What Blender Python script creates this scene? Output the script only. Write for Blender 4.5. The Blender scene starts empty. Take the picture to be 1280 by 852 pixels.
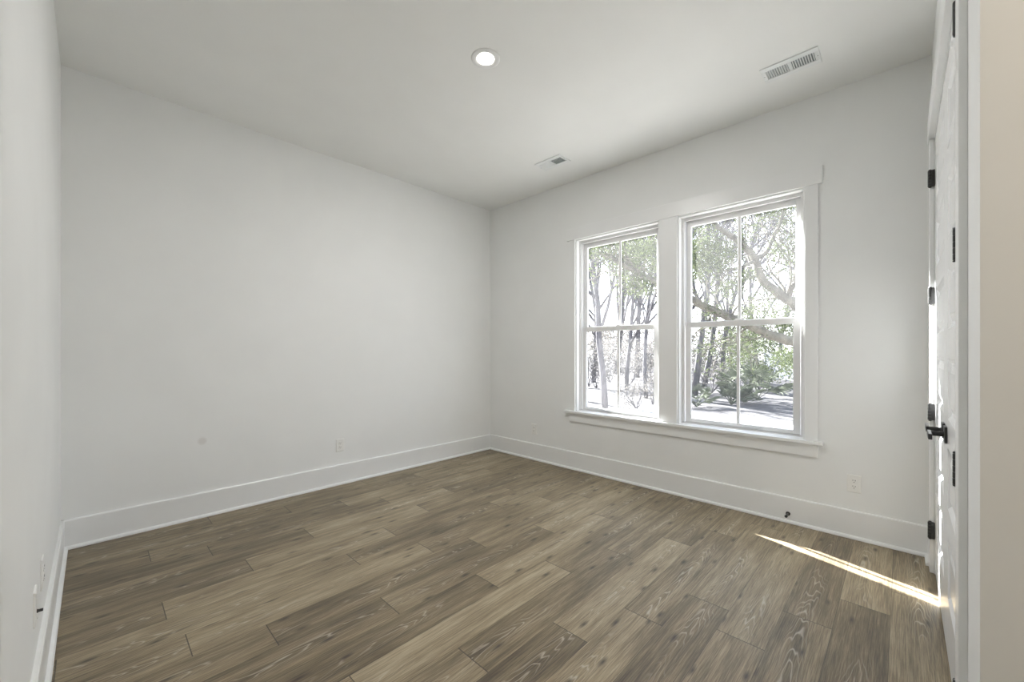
import bpy, bmesh, math, random
from mathutils import Vector, Matrix, Quaternion
R = math.radians
random.seed(7)
SC = bpy.context.scene
COL = SC.collection

# ------------------------------------------------------------------ key dimensions (metres)
XL, XW, YD, YB, H = -0.14, 3.5395, -0.129, 3.8074, 3.05      # left wall, window wall, door wall, back wall, ceiling
EYE = 1.2535
FOC, CXP, CYP = 505.578, 640.10, 438.11
S_, C_ = 0.6944, 0.7196
WT = 0.14                                                      # thickness of the window wall
GZ = -0.62                                                     # ground outside
WIN = [(0.503, 1.404), (1.576, 2.477)]                         # the two window openings along Y
WZ0, WZ1 = 0.62, 2.418
DX0, DX1, DH = 1.75, 3.282, 2.44                               # closet doors

# ------------------------------------------------------------------ camera
cam_d = bpy.data.cameras.new('camera')
cam = bpy.data.objects.new('camera', cam_d); COL.objects.link(cam)
cam_d.sensor_width = 36.0
cam_d.lens = 36.0 * FOC / 1280
cam_d.shift_y = (CYP - 426) / 1280
cam_d.clip_start = 0.02; cam_d.clip_end = 300
cam.location = (0, 0, EYE)
cam.rotation_euler = (R(90), 0, math.atan2(S_, C_) - R(90))
SC.camera = cam

# ------------------------------------------------------------------ world, sun, exposure
SC.view_settings.view_transform = 'Standard'
SC.view_settings.look = 'None'
SC.view_settings.gamma = 1.0
SC.view_settings.use_curve_mapping = False
SC.view_settings.exposure = -0.18
SC.cycles.use_denoising = True
SC.cycles.max_bounces = 14
SC.cycles.diffuse_bounces = 8
SC.cycles.transparent_max_bounces = 16
SC.cycles.sample_clamp_indirect = 8.0

SKY = 4.8
SUN_T, SUN_ELEV, SUN_E = 0.31, 28.0, 120.0
HALL_W, LAMP_W = 17.0, 27.0

world = bpy.data.worlds.new('sky'); SC.world = world
world.use_nodes = True
wn = world.node_tree.nodes; wl = world.node_tree.links
wn.clear()
wo = wn.new('ShaderNodeOutputWorld'); bg = wn.new('ShaderNodeBackground')
tc = wn.new('ShaderNodeTexCoord'); sp = wn.new('ShaderNodeSeparateXYZ'); rp = wn.new('ShaderNodeValToRGB')
wl.new(tc.outputs['Generated'], sp.inputs[0]); wl.new(sp.outputs['Z'], rp.inputs[0])
rp.color_ramp.elements[0].position = 0.0; rp.color_ramp.elements[0].color = (0.97, 0.98, 1.0, 1)
rp.color_ramp.elements[1].position = 0.7; rp.color_ramp.elements[1].color = (0.68, 0.80, 1.0, 1)
wl.new(rp.outputs[0], bg.inputs[0]); bg.inputs[1].default_value = SKY
wl.new(bg.outputs[0], wo.inputs[0])

sun_d = bpy.data.lights.new('sun', 'SUN'); sun = bpy.data.objects.new('sun', sun_d); COL.objects.link(sun)
sun_d.energy = SUN_E; sun_d.angle = R(0.53); sun_d.color = (1.0, 0.985, 0.965)
_h = Vector((-SUN_T, -1, 0)).normalized() * math.cos(R(SUN_ELEV)) + Vector((0, 0, -math.sin(R(SUN_ELEV))))
sun.rotation_euler = _h.to_track_quat('-Z', 'Y').to_euler()
sun.location = (8, 14, 9)

# ------------------------------------------------------------------ materials
def new_mat(name):
    m = bpy.data.materials.new(name); m.use_nodes = True
    nt = m.node_tree
    return m, nt, nt.nodes['Principled BSDF']

def N(nt, t, **kw):
    n = nt.nodes.new(t)
    for k, v in kw.items(): setattr(n, k, v)
    return n

def math_node(nt, op, a, b=None, c=None):
    n = N(nt, 'ShaderNodeMath', operation=op)
    for i, v in enumerate((a, b, c)):
        if v is None: continue
        if isinstance(v, (int, float)): n.inputs[i].default_value = v
        else: nt.links.new(v, n.inputs[i])
    return n.outputs[0]

def ramp(nt, fac, stops):
    n = N(nt, 'ShaderNodeValToRGB')
    e = n.color_ramp.elements
    while len(e) < len(stops): e.new(0.5)
    for i, (p, c) in enumerate(stops):
        e[i].position = p; e[i].color = (*c, 1) if len(c) == 3 else c
    nt.links.new(fac, n.inputs[0])
    return n.outputs[0]

def mix(nt, fac, a, b, mode='MIX'):
    n = N(nt, 'ShaderNodeMix', data_type='RGBA', blend_type=mode)
    for idx, v in ((0, fac), (6, a), (7, b)):
        if isinstance(v, (int, float)): n.inputs[idx].default_value = v
        elif isinstance(v, tuple): n.inputs[idx].default_value = (*v, 1)
        else: nt.links.new(v, n.inputs[idx])
    return n.outputs[2]

def paint(name, col, rough=0.6, bump=0.0, scale=300, var=0.015, spec=0.5):
    m, nt, b = new_mat(name)
    t = N(nt, 'ShaderNodeTexCoord'); nz = N(nt, 'ShaderNodeTexNoise')
    nz.inputs['Scale'].default_value = 2.5; nz.inputs['Detail'].default_value = 3
    nt.links.new(t.outputs['Object'], nz.inputs['Vector'])
    lo = tuple(c * (1 - var) for c in col); hi = tuple(min(1, c * (1 + var)) for c in col)
    nt.links.new(ramp(nt, nz.outputs['Fac'], [(0.3, lo), (0.7, hi)]), b.inputs['Base Color'])
    b.inputs['Roughness'].default_value = rough
    b.inputs['Specular IOR Level'].default_value = spec
    if bump:
        n2 = N(nt, 'ShaderNodeTexNoise'); n2.inputs['Scale'].default_value = scale
        nt.links.new(t.outputs['Object'], n2.inputs['Vector'])
        bp = N(nt, 'ShaderNodeBump'); bp.inputs['Strength'].default_value = bump; bp.inputs['Distance'].default_value = 0.001
        nt.links.new(n2.outputs['Fac'], bp.inputs['Height']); nt.links.new(bp.outputs[0], b.inputs['Normal'])
    return m

def metal(name, col, rough=0.4, metallic=1.0):
    m, nt, b = new_mat(name)
    t = N(nt, 'ShaderNodeTexCoord'); nz = N(nt, 'ShaderNodeTexNoise'); nz.inputs['Scale'].default_value = 60
    nt.links.new(t.outputs['Object'], nz.inputs['Vector'])
    nt.links.new(ramp(nt, nz.outputs['Fac'], [(0.2, tuple(c * 0.85 for c in col)), (0.8, col)]), b.inputs['Base Color'])
    b.inputs['Metallic'].default_value = metallic; b.inputs['Roughness'].default_value = rough
    return m

M = {}
M['wall'] = paint('wall_paint', (0.82, 0.828, 0.822), 0.65, 0.05)
M['ceiling'] = paint('ceiling_paint', (0.85, 0.857, 0.845), 0.9, 0.05)
M['trim'] = paint('trim_enamel', (0.825, 0.832, 0.83), 0.32)
M['door'] = paint('door_enamel', (0.84, 0.845, 0.85), 0.25)
M['vinyl'] = paint('window_vinyl', (0.74, 0.74, 0.74), 0.35)
M['plate'] = paint('outlet_plastic', (0.82, 0.82, 0.80), 0.35)
M['slot'] = paint('outlet_slot', (0.05, 0.05, 0.05), 0.6)
M['black'] = metal('matte_black_metal', (0.022, 0.022, 0.022), 0.38, 0.0)
M['vent'] = paint('vent_enamel', (0.80, 0.82, 0.82), 0.45)
M['duct'] = paint('duct_dark', (0.27, 0.30, 0.30), 0.8)
M['seal'] = paint('glazing_seal', (0.30, 0.30, 0.30), 0.6)
M['rubber'] = paint('black_rubber', (0.02, 0.02, 0.02), 0.7)
M['screw'] = metal('screw_steel', (0.55, 0.55, 0.55), 0.35)

def wall_with_mark():
    m = paint('wall_paint_marked', (0.82, 0.828, 0.822), 0.65, 0.05)
    nt = m.node_tree; b = nt.nodes['Principled BSDF']
    src = b.inputs['Base Color'].links[0].from_socket
    t = N(nt, 'ShaderNodeTexCoord')
    d = N(nt, 'ShaderNodeVectorMath', operation='DISTANCE'); d.inputs[1].default_value = (0.574, YB, 0.571)
    nt.links.new(t.outputs['Object'], d.inputs[0])
    f = N(nt, 'ShaderNodeMapRange'); f.inputs[1].default_value = 0.018; f.inputs[2].default_value = 0.034
    f.inputs[3].default_value = 1.0; f.inputs[4].default_value = 0.0
    nt.links.new(d.outputs['Value'], f.inputs[0])
    nt.links.new(mix(nt, f.outputs[0], src, (0.73, 0.725, 0.71)), b.inputs['Base Color'])
    return m
M['wall_marked'] = wall_with_mark()

def lens_mat():
    m, nt, b = new_mat('lamp_lens')
    b.inputs['Base Color'].default_value = (0.9, 0.9, 0.9, 1)
    b.inputs['Emission Color'].default_value = (1.0, 0.95, 0.88, 1)
    b.inputs['Emission Strength'].default_value = 6.0
    return m
M['lens'] = lens_mat()

def glass_mat():
    m, nt, b = new_mat('window_glass'); nt.nodes.remove(b)
    out = nt.nodes['Material Output']
    tr = N(nt, 'ShaderNodeBsdfTransparent'); gl = N(nt, 'ShaderNodeBsdfGlossy'); gl.inputs['Roughness'].default_value = 0.0
    fr = N(nt, 'ShaderNodeFresnel'); fr.inputs['IOR'].default_value = 1.35
    glare_veil = N(nt, 'ShaderNodeBsdfTranslucent'); glare_veil.inputs['Color'].default_value = (0.95, 0.95, 0.97, 1)  # whitish veil mixed into the panes, imitates glare haze over the view
    tr.inputs['Color'].default_value = (0.96, 0.97, 0.97, 1)
    m1 = N(nt, 'ShaderNodeMixShader'); m2 = N(nt, 'ShaderNodeMixShader')
    m2.inputs[0].default_value = 0.016
    nt.links.new(tr.outputs[0], m2.inputs[1]); nt.links.new(glare_veil.outputs[0], m2.inputs[2])
    geo = N(nt, 'ShaderNodeNewGeometry')
    front = math_node(nt, 'SUBTRACT', 1.0, geo.outputs['Backfacing'])
    nt.links.new(math_node(nt, 'MULTIPLY', fr.outputs[0], front), m1.inputs[0]); nt.links.new(m2.outputs[0], m1.inputs[1]); nt.links.new(gl.outputs[0], m1.inputs[2])
    nt.links.new(m1.outputs[0], out.inputs[0])
    return m
M['glass'] = glass_mat()

def wood_floor():
    m, nt, b = new_mat('oak_plank_floor')
    L = nt.links
    uv = N(nt, 'ShaderNodeUVMap', uv_map='plank'); sx = N(nt, 'ShaderNodeSeparateXYZ'); L.new(uv.outputs[0], sx.inputs[0])
    U, V = sx.outputs[0], sx.outputs[1]
    def attr(n):
        a = N(nt, 'ShaderNodeAttribute'); a.attribute_name = n; return a.outputs['Fac']
    tone, seed, plen = attr('tone'), attr('seed'), attr('plen')
    su = math_node(nt, 'MULTIPLY', seed, 37.0)
    def coords(ku, kv, off=0.0):
        c = N(nt, 'ShaderNodeCombineXYZ')
        L.new(math_node(nt, 'MULTIPLY_ADD', U, ku, math_node(nt, 'ADD', su, off)), c.inputs[0])
        L.new(math_node(nt, 'MULTIPLY', V, kv), c.inputs[1]); L.new(math_node(nt, 'MULTIPLY', seed, 19.0), c.inputs[2])
        return c.outputs[0]
    def noise(ku, kv, detail=3, off=0.0, rough=0.55):
        n = N(nt, 'ShaderNodeTexNoise'); n.inputs['Scale'].default_value = 1.0; n.inputs['Detail'].default_value = detail
        n.inputs['Roughness'].default_value = rough
        L.new(coords(ku, kv, off), n.inputs['Vector']); return n.outputs['Fac']
    # broad streaks running along the plank
    streak = noise(1.3, 26.0, 4, 3.0, 0.6)
    fine = noise(7.0, 260.0, 4, 9.0, 0.7)
    cloud = noise(2.2, 7.0, 2, 21.0)
    # plain-sawn arches: long parabolas around a wandering pith line
    pith = math_node(nt, 'MULTIPLY_ADD', noise(0.9, 0.0, 2, 41.0), 0.14, 0.023)
    dv = math_node(nt, 'SUBTRACT', V, pith)
    par = math_node(nt, 'MULTIPLY', math_node(nt, 'POWER', math_node(nt, 'ABSOLUTE', dv), 1.7), 620.0)
    warp = math_node(nt, 'MULTIPLY', noise(2.6, 16.0, 2, 63.0), 7.0)
    g = math_node(nt, 'ADD', math_node(nt, 'ADD', par, math_node(nt, 'MULTIPLY', U, 9.0)), warp)
    ring = math_node(nt, 'POWER', math_node(nt, 'MULTIPLY_ADD', math_node(nt, 'SINE', math_node(nt, 'MULTIPLY', g, 6.283)), 0.5, 0.5), 9.0)
    near = N(nt, 'ShaderNodeMapRange'); near.inputs[1].default_value = 0.0; near.inputs[2].default_value = 0.055
    near.inputs[3].default_value = 1.0; near.inputs[4].default_value = 0.0
    L.new(math_node(nt, 'ABSOLUTE', dv), near.inputs[0])
    patch = N(nt, 'ShaderNodeMapRange'); patch.inputs[1].default_value = 0.42; patch.inputs[2].default_value = 0.57
    L.new(noise(1.6, 3.0, 2, 77.0), patch.inputs[0])
    arch = math_node(nt, 'MULTIPLY', math_node(nt, 'MULTIPLY', ring, near.outputs[0]), patch.outputs[0])
    # knots
    vor = N(nt, 'ShaderNodeTexVoronoi', feature='F1', voronoi_dimensions='2D'); vor.inputs['Scale'].default_value = 1.0; vor.inputs['Randomness'].default_value = 1.0
    L.new(coords(2.6, 8.5, 5.0), vor.inputs['Vector'])
    kn = N(nt, 'ShaderNodeMapRange'); kn.inputs[1].default_value = 0.06; kn.inputs[2].default_value = 0.17
    kn.inputs[3].default_value = 1.0; kn.inputs[4].default_value = 0.0
    L.new(math_node(nt, 'ADD', vor.outputs['Distance'], math_node(nt, 'MULTIPLY', noise(9.0, 40.0, 2, 31.0), 0.10)), kn.inputs[0])
    ksel = N(nt, 'ShaderNodeSeparateColor'); L.new(vor.outputs['Color'], ksel.inputs[0])
    knot = math_node(nt, 'MULTIPLY', kn.outputs[0], math_node(nt, 'GREATER_THAN', ksel.outputs[0], 0.35))
    # colour
    tone = math_node(nt, 'MULTIPLY_ADD', tone, 0.70, 0.15)
    t = math_node(nt, 'ADD', tone, math_node(nt, 'MULTIPLY', math_node(nt, 'SUBTRACT', streak, 0.5), 0.95))
    t = math_node(nt, 'ADD', t, math_node(nt, 'MULTIPLY', math_node(nt, 'SUBTRACT', cloud, 0.5), 0.70))
    t = math_node(nt, 'ADD', t, math_node(nt, 'MULTIPLY', math_node(nt, 'SUBTRACT', fine, 0.5), 1.6))
    base = ramp(nt, t, [(0.0, (0.066, 0.050, 0.031)), (0.35, (0.156, 0.121, 0.074)), (0.65, (0.270, 0.216, 0.138)), (1.0, (0.43, 0.36, 0.25))])
    base = mix(nt, math_node(nt, 'MULTIPLY', arch, 0.68), base, (0.50, 0.45, 0.37))
    base = mix(nt, math_node(nt, 'MULTIPLY', knot, 0.88), base, (0.036, 0.027, 0.020))
    # joints
    def edge(val, w):
        e = N(nt, 'ShaderNodeMapRange'); e.inputs[1].default_value = w * 0.5; e.inputs[2].default_value = w
        e.inputs[3].default_value = 1.0; e.inputs[4].default_value = 0.0
        L.new(val, e.inputs[0]); return e.outputs[0]
    e1 = edge(math_node(nt, 'MINIMUM', U, math_node(nt, 'SUBTRACT', plen, U)), 0.0026)
    e2 = edge(math_node(nt, 'MINIMUM', V, math_node(nt, 'SUBTRACT', 0.1868, V)), 0.0013)
    jn = math_node(nt, 'MAXIMUM', e1, math_node(nt, 'MULTIPLY', e2, 0.8))
    base = mix(nt, math_node(nt, 'MULTIPLY', jn, 0.85), base, (0.03, 0.024, 0.018))
    L.new(base, b.inputs['Base Color'])
    L.new(math_node(nt, 'MULTIPLY_ADD', fine, 0.22, 0.34), b.inputs['Roughness'])
    b.inputs['Specular IOR Level'].default_value = 0.5
    bp = N(nt, 'ShaderNodeBump'); bp.inputs['Strength'].default_value = 0.25; bp.inputs['Distance'].default_value = 0.0012
    hgt = math_node(nt, 'SUBTRACT', math_node(nt, 'MULTIPLY_ADD', arch, 0.25, math_node(nt, 'MULTIPLY', fine, 0.5)), math_node(nt, 'MULTIPLY', jn, 1.0))
    L.new(hgt, bp.inputs['Height']); L.new(bp.outputs[0], b.inputs['Normal'])
    return m
M['floor'] = wood_floor()

def ground_mat():
    m, nt, b = new_mat('sandy_leaf_litter')
    t = N(nt, 'ShaderNodeTexCoord')
    def nz(s, d):
        n = N(nt, 'ShaderNodeTexNoise'); n.inputs['Scale'].default_value = s; n.inputs['Detail'].default_value = d
        nt.links.new(t.outputs['Object'], n.inputs['Vector']); return n.outputs['Fac']
    c = ramp(nt, nz(0.45, 4), [(0.35, (0.046, 0.044, 0.047)), (0.65, (0.092, 0.089, 0.092))])
    c = mix(nt, ramp(nt, nz(9, 6), [(0.45, (0, 0, 0)), (0.7, (1, 1, 1))]), c, (0.024, 0.023, 0.024))
    # sand colour paled along the house to bounce sunlight indoors, leaf litter beyond it
    sx = N(nt, 'ShaderNodeSeparateXYZ'); nt.links.new(t.outputs['Object'], sx.inputs[0])
    bounce_strip = N(nt, 'ShaderNodeMapRange'); bounce_strip.inputs[1].default_value = 12.6; bounce_strip.inputs[2].default_value = 13.2
    bounce_strip.inputs[3].default_value = 1.0; bounce_strip.inputs[4].default_value = 0.0
    nt.links.new(math_node(nt, 'ADD', sx.outputs[0], math_node(nt, 'MULTIPLY', nz(0.9, 4), 1.6)), bounce_strip.inputs[0])
    c = mix(nt, bounce_strip.outputs[0], c, mix(nt, nz(14, 5), (0.22, 0.21, 0.20), (0.31, 0.30, 0.285)))
    nt.links.new(c, b.inputs['Base Color']); b.inputs['Roughness'].default_value = 1.0
    b.inputs['Specular IOR Level'].default_value = 0.1
    return m
M['ground'] = ground_mat()

def rough_mat(name, lo, hi, scale=8, detail=5, stretch=(1, 1, 1), trans=0.0):
    m, nt, b = new_mat(name)
    t = N(nt, 'ShaderNodeTexCoord'); mp = N(nt, 'ShaderNodeMapping'); mp.inputs['Scale'].default_value = stretch
    n = N(nt, 'ShaderNodeTexNoise'); n.inputs['Scale'].default_value = scale; n.inputs['Detail'].default_value = detail
    nt.links.new(t.outputs['Object'], mp.inputs[0]); nt.links.new(mp.outputs[0], n.inputs['Vector'])
    nt.links.new(ramp(nt, n.outputs['Fac'], [(0.35, lo), (0.65, hi)]), b.inputs['Base Color'])
    b.inputs['Roughness'].default_value = 0.85; b.inputs['Specular IOR Level'].default_value = 0.2
    if trans:
        tl = N(nt, 'ShaderNodeBsdfTranslucent'); mx = N(nt, 'ShaderNodeMixShader'); mx.inputs[0].default_value = trans
        tl.inputs['Color'].default_value = (*hi, 1)
        nt.links.new(b.outputs[0], mx.inputs[1]); nt.links.new(tl.outputs[0], mx.inputs[2])
        nt.links.new(mx.outputs[0], nt.nodes['Material Output'].inputs[0])
    return m
M['oak_bark'] = rough_mat('oak_bark', (0.050, 0.046, 0.037), (0.115, 0.106, 0.086), 7, 6, (1, 1, 0.4))
M['grey_bark'] = rough_mat('grey_bark', (0.036, 0.034, 0.040), (0.080, 0.077, 0.087), 9, 5, (1, 1, 0.3))
M['leaf'] = rough_mat('oak_leaf', (0.024, 0.036, 0.012), (0.078, 0.096, 0.042), 3, 3, trans=0.3)
M['pale_leaf'] = rough_mat('dry_leaf', (0.042, 0.039, 0.038), (0.115, 0.108, 0.100), 3, 3, trans=0.3)
M['palm'] = rough_mat('palm_frond', (0.040, 0.050, 0.032), (0.10, 0.115, 0.078), 3, 3, trans=0.15)
M['fence'] = rough_mat('pale_fence_wood', (0.16, 0.175, 0.205), (0.22, 0.235, 0.265), 12, 4, (1, 1, 0.15))

# ------------------------------------------------------------------ mesh helpers
class MB:
    def __init__(s): s.v = []; s.f = []; s.m = []
    def add(s, vs, fs, mi=0):
        o = len(s.v); s.v += [tuple(v) for v in vs]; s.f += [tuple(i + o for i in f) for f in fs]; s.m += [mi] * len(fs); return s
    def box(s, x0, x1, y0, y1, z0, z1, mi=0):
        vs = [(x, y, z) for z in (z0, z1) for y in (y0, y1) for x in (x0, x1)]
        return s.add(vs, [(0, 2, 3, 1), (4, 5, 7, 6), (0, 1, 5, 4), (2, 6, 7, 3), (0, 4, 6, 2), (1, 3, 7, 5)], mi)
    def tube(s, pts, rad, n=8, caps=True, mi=0):
        pts = [Vector(p) for p in pts]
        if isinstance(rad, (int, float)): rad = [rad] * len(pts)
        vs = []; fs = []
        d0 = (pts[1] - pts[0]).normalized()
        up = Vector((0, 0, 1)) if abs(d0.z) < 0.9 else Vector((1, 0, 0))
        a = d0.cross(up).normalized()
        for i, p in enumerate(pts):
            d = (pts[min(i + 1, len(pts) - 1)] - pts[max(i - 1, 0)]).normalized()
            a = (a - d * a.dot(d)).normalized(); b_ = d.cross(a)
            for k in range(n):
                t = 2 * math.pi * k / n
                vs.append(p + (a * math.cos(t) + b_ * math.sin(t)) * rad[i])
        for i in range(len(pts) - 1):
            for k in range(n):
                fs.append((i * n + k, i * n + (k + 1) % n, (i + 1) * n + (k + 1) % n, (i + 1) * n + k))
        if caps:
            fs.append(tuple(reversed(range(n)))); fs.append(tuple((len(pts) - 1) * n + k for k in range(n)))
        return s.add(vs, fs, mi)
    def lathe(s, prof, center, axis='Z', n=32, mi=0, flip=False):
        # prof: (radius, height) pairs along the axis
        vs = []; fs = []
        for r, h in prof:
            for k in range(n):
                t = 2 * math.pi * k / n; u, w = r * math.cos(t), r * math.sin(t)
                p = {'Z': (u, w, h), 'X': (h, u, w), 'Y': (w, h, u)}[axis]
                vs.append(Vector(center) + Vector(p))
        for i in range(len(prof) - 1):
            for k in range(n):
                q = (i * n + k, i * n + (k + 1) % n, (i + 1) * n + (k + 1) % n, (i + 1) * n + k)
                fs.append(q[::-1] if flip else q)
        fs.append(tuple(range(n)) if flip else tuple(reversed(range(n))))
        e = tuple((len(prof) - 1) * n + k for k in range(n)); fs.append(e[::-1] if flip else e)
        return s.add(vs, fs, mi)
    def prism(s, prof, axis, a0, a1, mi=0):
        # prof: 2-D outline; axis 'Y' -> (x,z) outline extruded along Y; axis 'X' -> (y,z) outline extruded along X
        n = len(prof); vs = []
        for a in (a0, a1):
            for p in prof: vs.append((p[0], a, p[1]) if axis == 'Y' else (a, p[0], p[1]))
        fs = [(k, (k + 1) % n, n + (k + 1) % n, n + k) for k in range(n)] + [tuple(reversed(range(n))), tuple(range(n, 2 * n))]
        return s.add(vs, fs, mi)
    def build(s, name, mat, parent=None, bevel=0.0, smooth=False, fix=True, origin=None):
        me = bpy.data.meshes.new(name)
        off = Vector(origin) if origin else Vector((0, 0, 0))
        me.from_pydata([tuple(Vector(v) - off) for v in s.v], [], s.f)
        mats = mat if isinstance(mat, (list, tuple)) else [mat]
        for q in mats: me.materials.append(q)
        if len(mats) > 1: me.polygons.foreach_set('material_index', s.m)
        if fix:
            bm = bmesh.new(); bm.from_mesh(me); bmesh.ops.recalc_face_normals(bm, faces=bm.faces); bm.to_mesh(me); bm.free()
        if smooth: me.polygons.foreach_set('use_smooth', [True] * len(me.polygons))
        me.update()
        o = bpy.data.objects.new(name, me); COL.objects.link(o)
        if parent:
            o.parent = parent
            o.location = off - parent.location if not parent.parent else off - (parent.location + parent.parent.location)
        else: o.location = off
        if bevel:
            bv = o.modifiers.new('bevel', 'BEVEL'); bv.width = bevel; bv.segments = 2; bv.limit_method = 'ANGLE'
        return o

def tag(o, label=None, cat=None, group=None, kind=None):
    if label: o['label'] = label
    if cat: o['category'] = cat
    if group: o['group'] = group
    if kind: o['kind'] = kind
    return o

def empty(name, loc):
    o = bpy.data.objects.new(name, None); COL.objects.link(o); o.location = loc; o.empty_display_size = 0.1
    return o

def copy_tree(o, parent=None):
    c = o.copy(); COL.objects.link(c)
    if parent: c.parent = parent
    for ch in [x for x in bpy.data.objects if x.parent == o]: copy_tree(ch, c)
    return c

def at(px, py, dep):
    """point seen at pixel (px, py) of the 1280x852 frame, dep metres in front of the camera"""
    l = (px - CXP) / FOC
    return Vector((dep * (l * S_ + C_), dep * (S_ - l * C_), EYE - (py - CYP) / FOC * dep))

# ------------------------------------------------------------------ room shell
HX0, HX1, HY0 = -0.14, 1.95, -1.75                             # the hall behind the door wall
OX0, OX1, OZ = 0.40, 1.42, 2.44                                # opening from the hall

def build_floor():
    rows = range(-10, 21); pitch = 0.1868; y00 = 0.0405; PL = 1.19
    joint = {0: 2.62, 1: 2.31, 2: 1.95, 3: 2.13, 4: 1.80, 5: 1.475, 6: 1.07, 7: 1.877, 8: 1.49, 9: 1.014, 10: 0.55, 11: 0.284,
             12: 1.087, 13: 0.239, 14: 0.635, 15: 1.03, 16: 0.51, 17: 0.24, 18: 1.07, 19: 0.6, -1: 1.7}
    # tone of the plank that starts at the joint above, then of its neighbours: {plank step: tone}
    tone = {0: {0: .62, -1: .22, -2: .4}, 1: {0: .34, -1: .36}, 2: {0: .55, -1: .52}, 3: {0: .55, -1: .26}, 4: {0: .42, -1: .62},
            5: {0: .66, -1: .26, 1: .40}, 6: {0: .34, 1: .44, -1: .70}, 7: {-1: .78, 0: .40}, 8: {0: .66, -1: .28, 1: .40},
            9: {0: .42, 1: .64, -1: .34}, 10: {0: .28, -1: .50, 1: .50}, 11: {0: .66, 1: .52, -1: .52, 2: .36},
            12: {-1: .68, 0: .30, 1: .42}, 13: {0: .62, 1: .40, -1: .28}, 14: {0: .66, 1: .34, -1: .36}, 15: {0: .68, -1: .30, 1: .34},
            16: {0: .42, 1: .56, -1: .30, 2: .5}, 17: {0: .40, 1: .58, -1: .30}, 18: {0: .34, 1: .56, -1: .40}, 19: {0: .45, 1: .5}}
    x0, x1, y0, y1 = XL - 0.05, XW + 0.02, HY0 - 0.05, YB + 0.05
    me = bpy.data.meshes.new('floor'); V = []; F = []; UV = []; T = []; SD = []; PN = []
    rnd = random.Random(11)
    for i in rows:
        ya = y00 + i * pitch; yb = ya + pitch
        cy0, cy1 = max(ya, y0), min(yb, y1)
        if cy1 <= cy0: continue
        j = joint.get(i, rnd.uniform(0, PL))
        for n in range(-4, 5):
            xa = j + n * PL; xb = xa + PL
            cx0, cx1 = max(xa, x0), min(xb, x1)
            tn = tone.get(i, {}).get(n, rnd.uniform(.3, .6)); sd = rnd.random()
            if cx1 - cx0 < 1e-4: continue
            o = len(V)
            for (x, y) in ((cx0, cy0), (cx1, cy0), (cx1, cy1), (cx0, cy1)):
                V.append((x, y, 0.0)); UV.append((x - xa, y - ya))
            F.append((o, o + 1, o + 2, o + 3)); T.append(tn); SD.append(sd); PN.append(PL)
    # slab below
    o = len(V); zb = -0.25
    V += [(x0, y0, 0), (x1, y0, 0), (x1, y1, 0), (x0, y1, 0), (x0, y0, zb), (x1, y0, zb), (x1, y1, zb), (x0, y1, zb)]
    UV += [(0.5, 0.05)] * 8
    for f in ((4, 7, 6, 5), (0, 4, 5, 1), (1, 5, 6, 2), (2, 6, 7, 3), (3, 7, 4, 0)):
        F.append(tuple(o + k for k in f)); T.append(.4); SD.append(.5); PN.append(PL)
    me.from_pydata(V, [], F)
    u = me.uv_layers.new(name='plank')
    for p in me.polygons:
        for li in p.loop_indices: u.data[li].uv = UV[me.loops[li].vertex_index]
    for nm, arr in (('tone', T), ('seed', SD), ('plen', PN)):
        a = me.attributes.new(nm, 'FLOAT', 'FACE'); a.data.foreach_set('value', arr)
    me.materials.append(M['floor']); me.update()
    ob = bpy.data.objects.new('floor', me); COL.objects.link(ob)
    return tag(ob, 'brown oak plank floor running towards the window wall', 'floor', kind='structure')
build_floor()

tag(MB().box(XL - .15, XW + WT, HY0 - .15, YB + .15, H, H + .2).build('ceiling', M['ceiling']), 'flat off-white painted ceiling', 'ceiling', kind='structure')
tag(MB().box(XL - .15, XW + WT, YB, YB + .15, -.25, H).build('wall_back', M['wall_marked']), 'plain off-white wall left of the window wall with a faint round smudge', 'wall', kind='structure')
tag(MB().box(XL - .15, XL, HY0 - .15, YB, -.25, H).build('wall_left', M['wall']), 'off-white wall at the far left edge seen at a slant', 'wall', kind='structure')
# window wall with its two openings
w = MB()
w.box(XW, XW + WT, YD - .12, YB, -.25, WZ0 - .03)
w.box(XW, XW + WT, YD - .12, YB, WZ1, H)
ys = [YD - .12, WIN[0][0], WIN[0][1], WIN[1][0], WIN[1][1], YB]
for a, b_ in ((0, 1), (2, 3), (4, 5)): w.box(XW, XW + WT, ys[a], ys[b_], WZ0 - .03, WZ1)
tag(w.build('wall_right', M['wall']), 'off-white wall holding the two tall windows', 'wall', kind='structure')
# door wall: solid back, face built around the closet doors, opening to the hall
w = MB(); yf, ym, yb = YD, YD - .045, YD - .12
w.box(OX1, XW, yb, ym, -.25, H); w.box(XL, OX0, yb, ym, -.25, H); w.box(OX0, OX1, yb, ym, OZ, H)
w.box(OX1, DX0 - .012, ym, yf, -.25, H); w.box(DX1 + .012, XW, ym, yf, -.25, H); w.box(DX0 - .012, DX1 + .012, ym, yf, DH + .014, H)
w.box(XL, OX0, ym, yf, -.25, H); w.box(OX0, OX1, ym, yf, OZ, H)
tag(w.build('wall_front', M['wall']), 'off-white wall at the right edge holding the white double doors', 'wall', kind='structure')
w = MB(); w.box(HX0, HX1 + .12, HY0 - .12, HY0, -.25, H); w.box(HX1, HX1 + .12, HY0, yb, -.25, H)
tag(w.build('wall_hall', M['wall']), 'off-white hallway walls behind the camera', 'wall', kind='structure')

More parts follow.
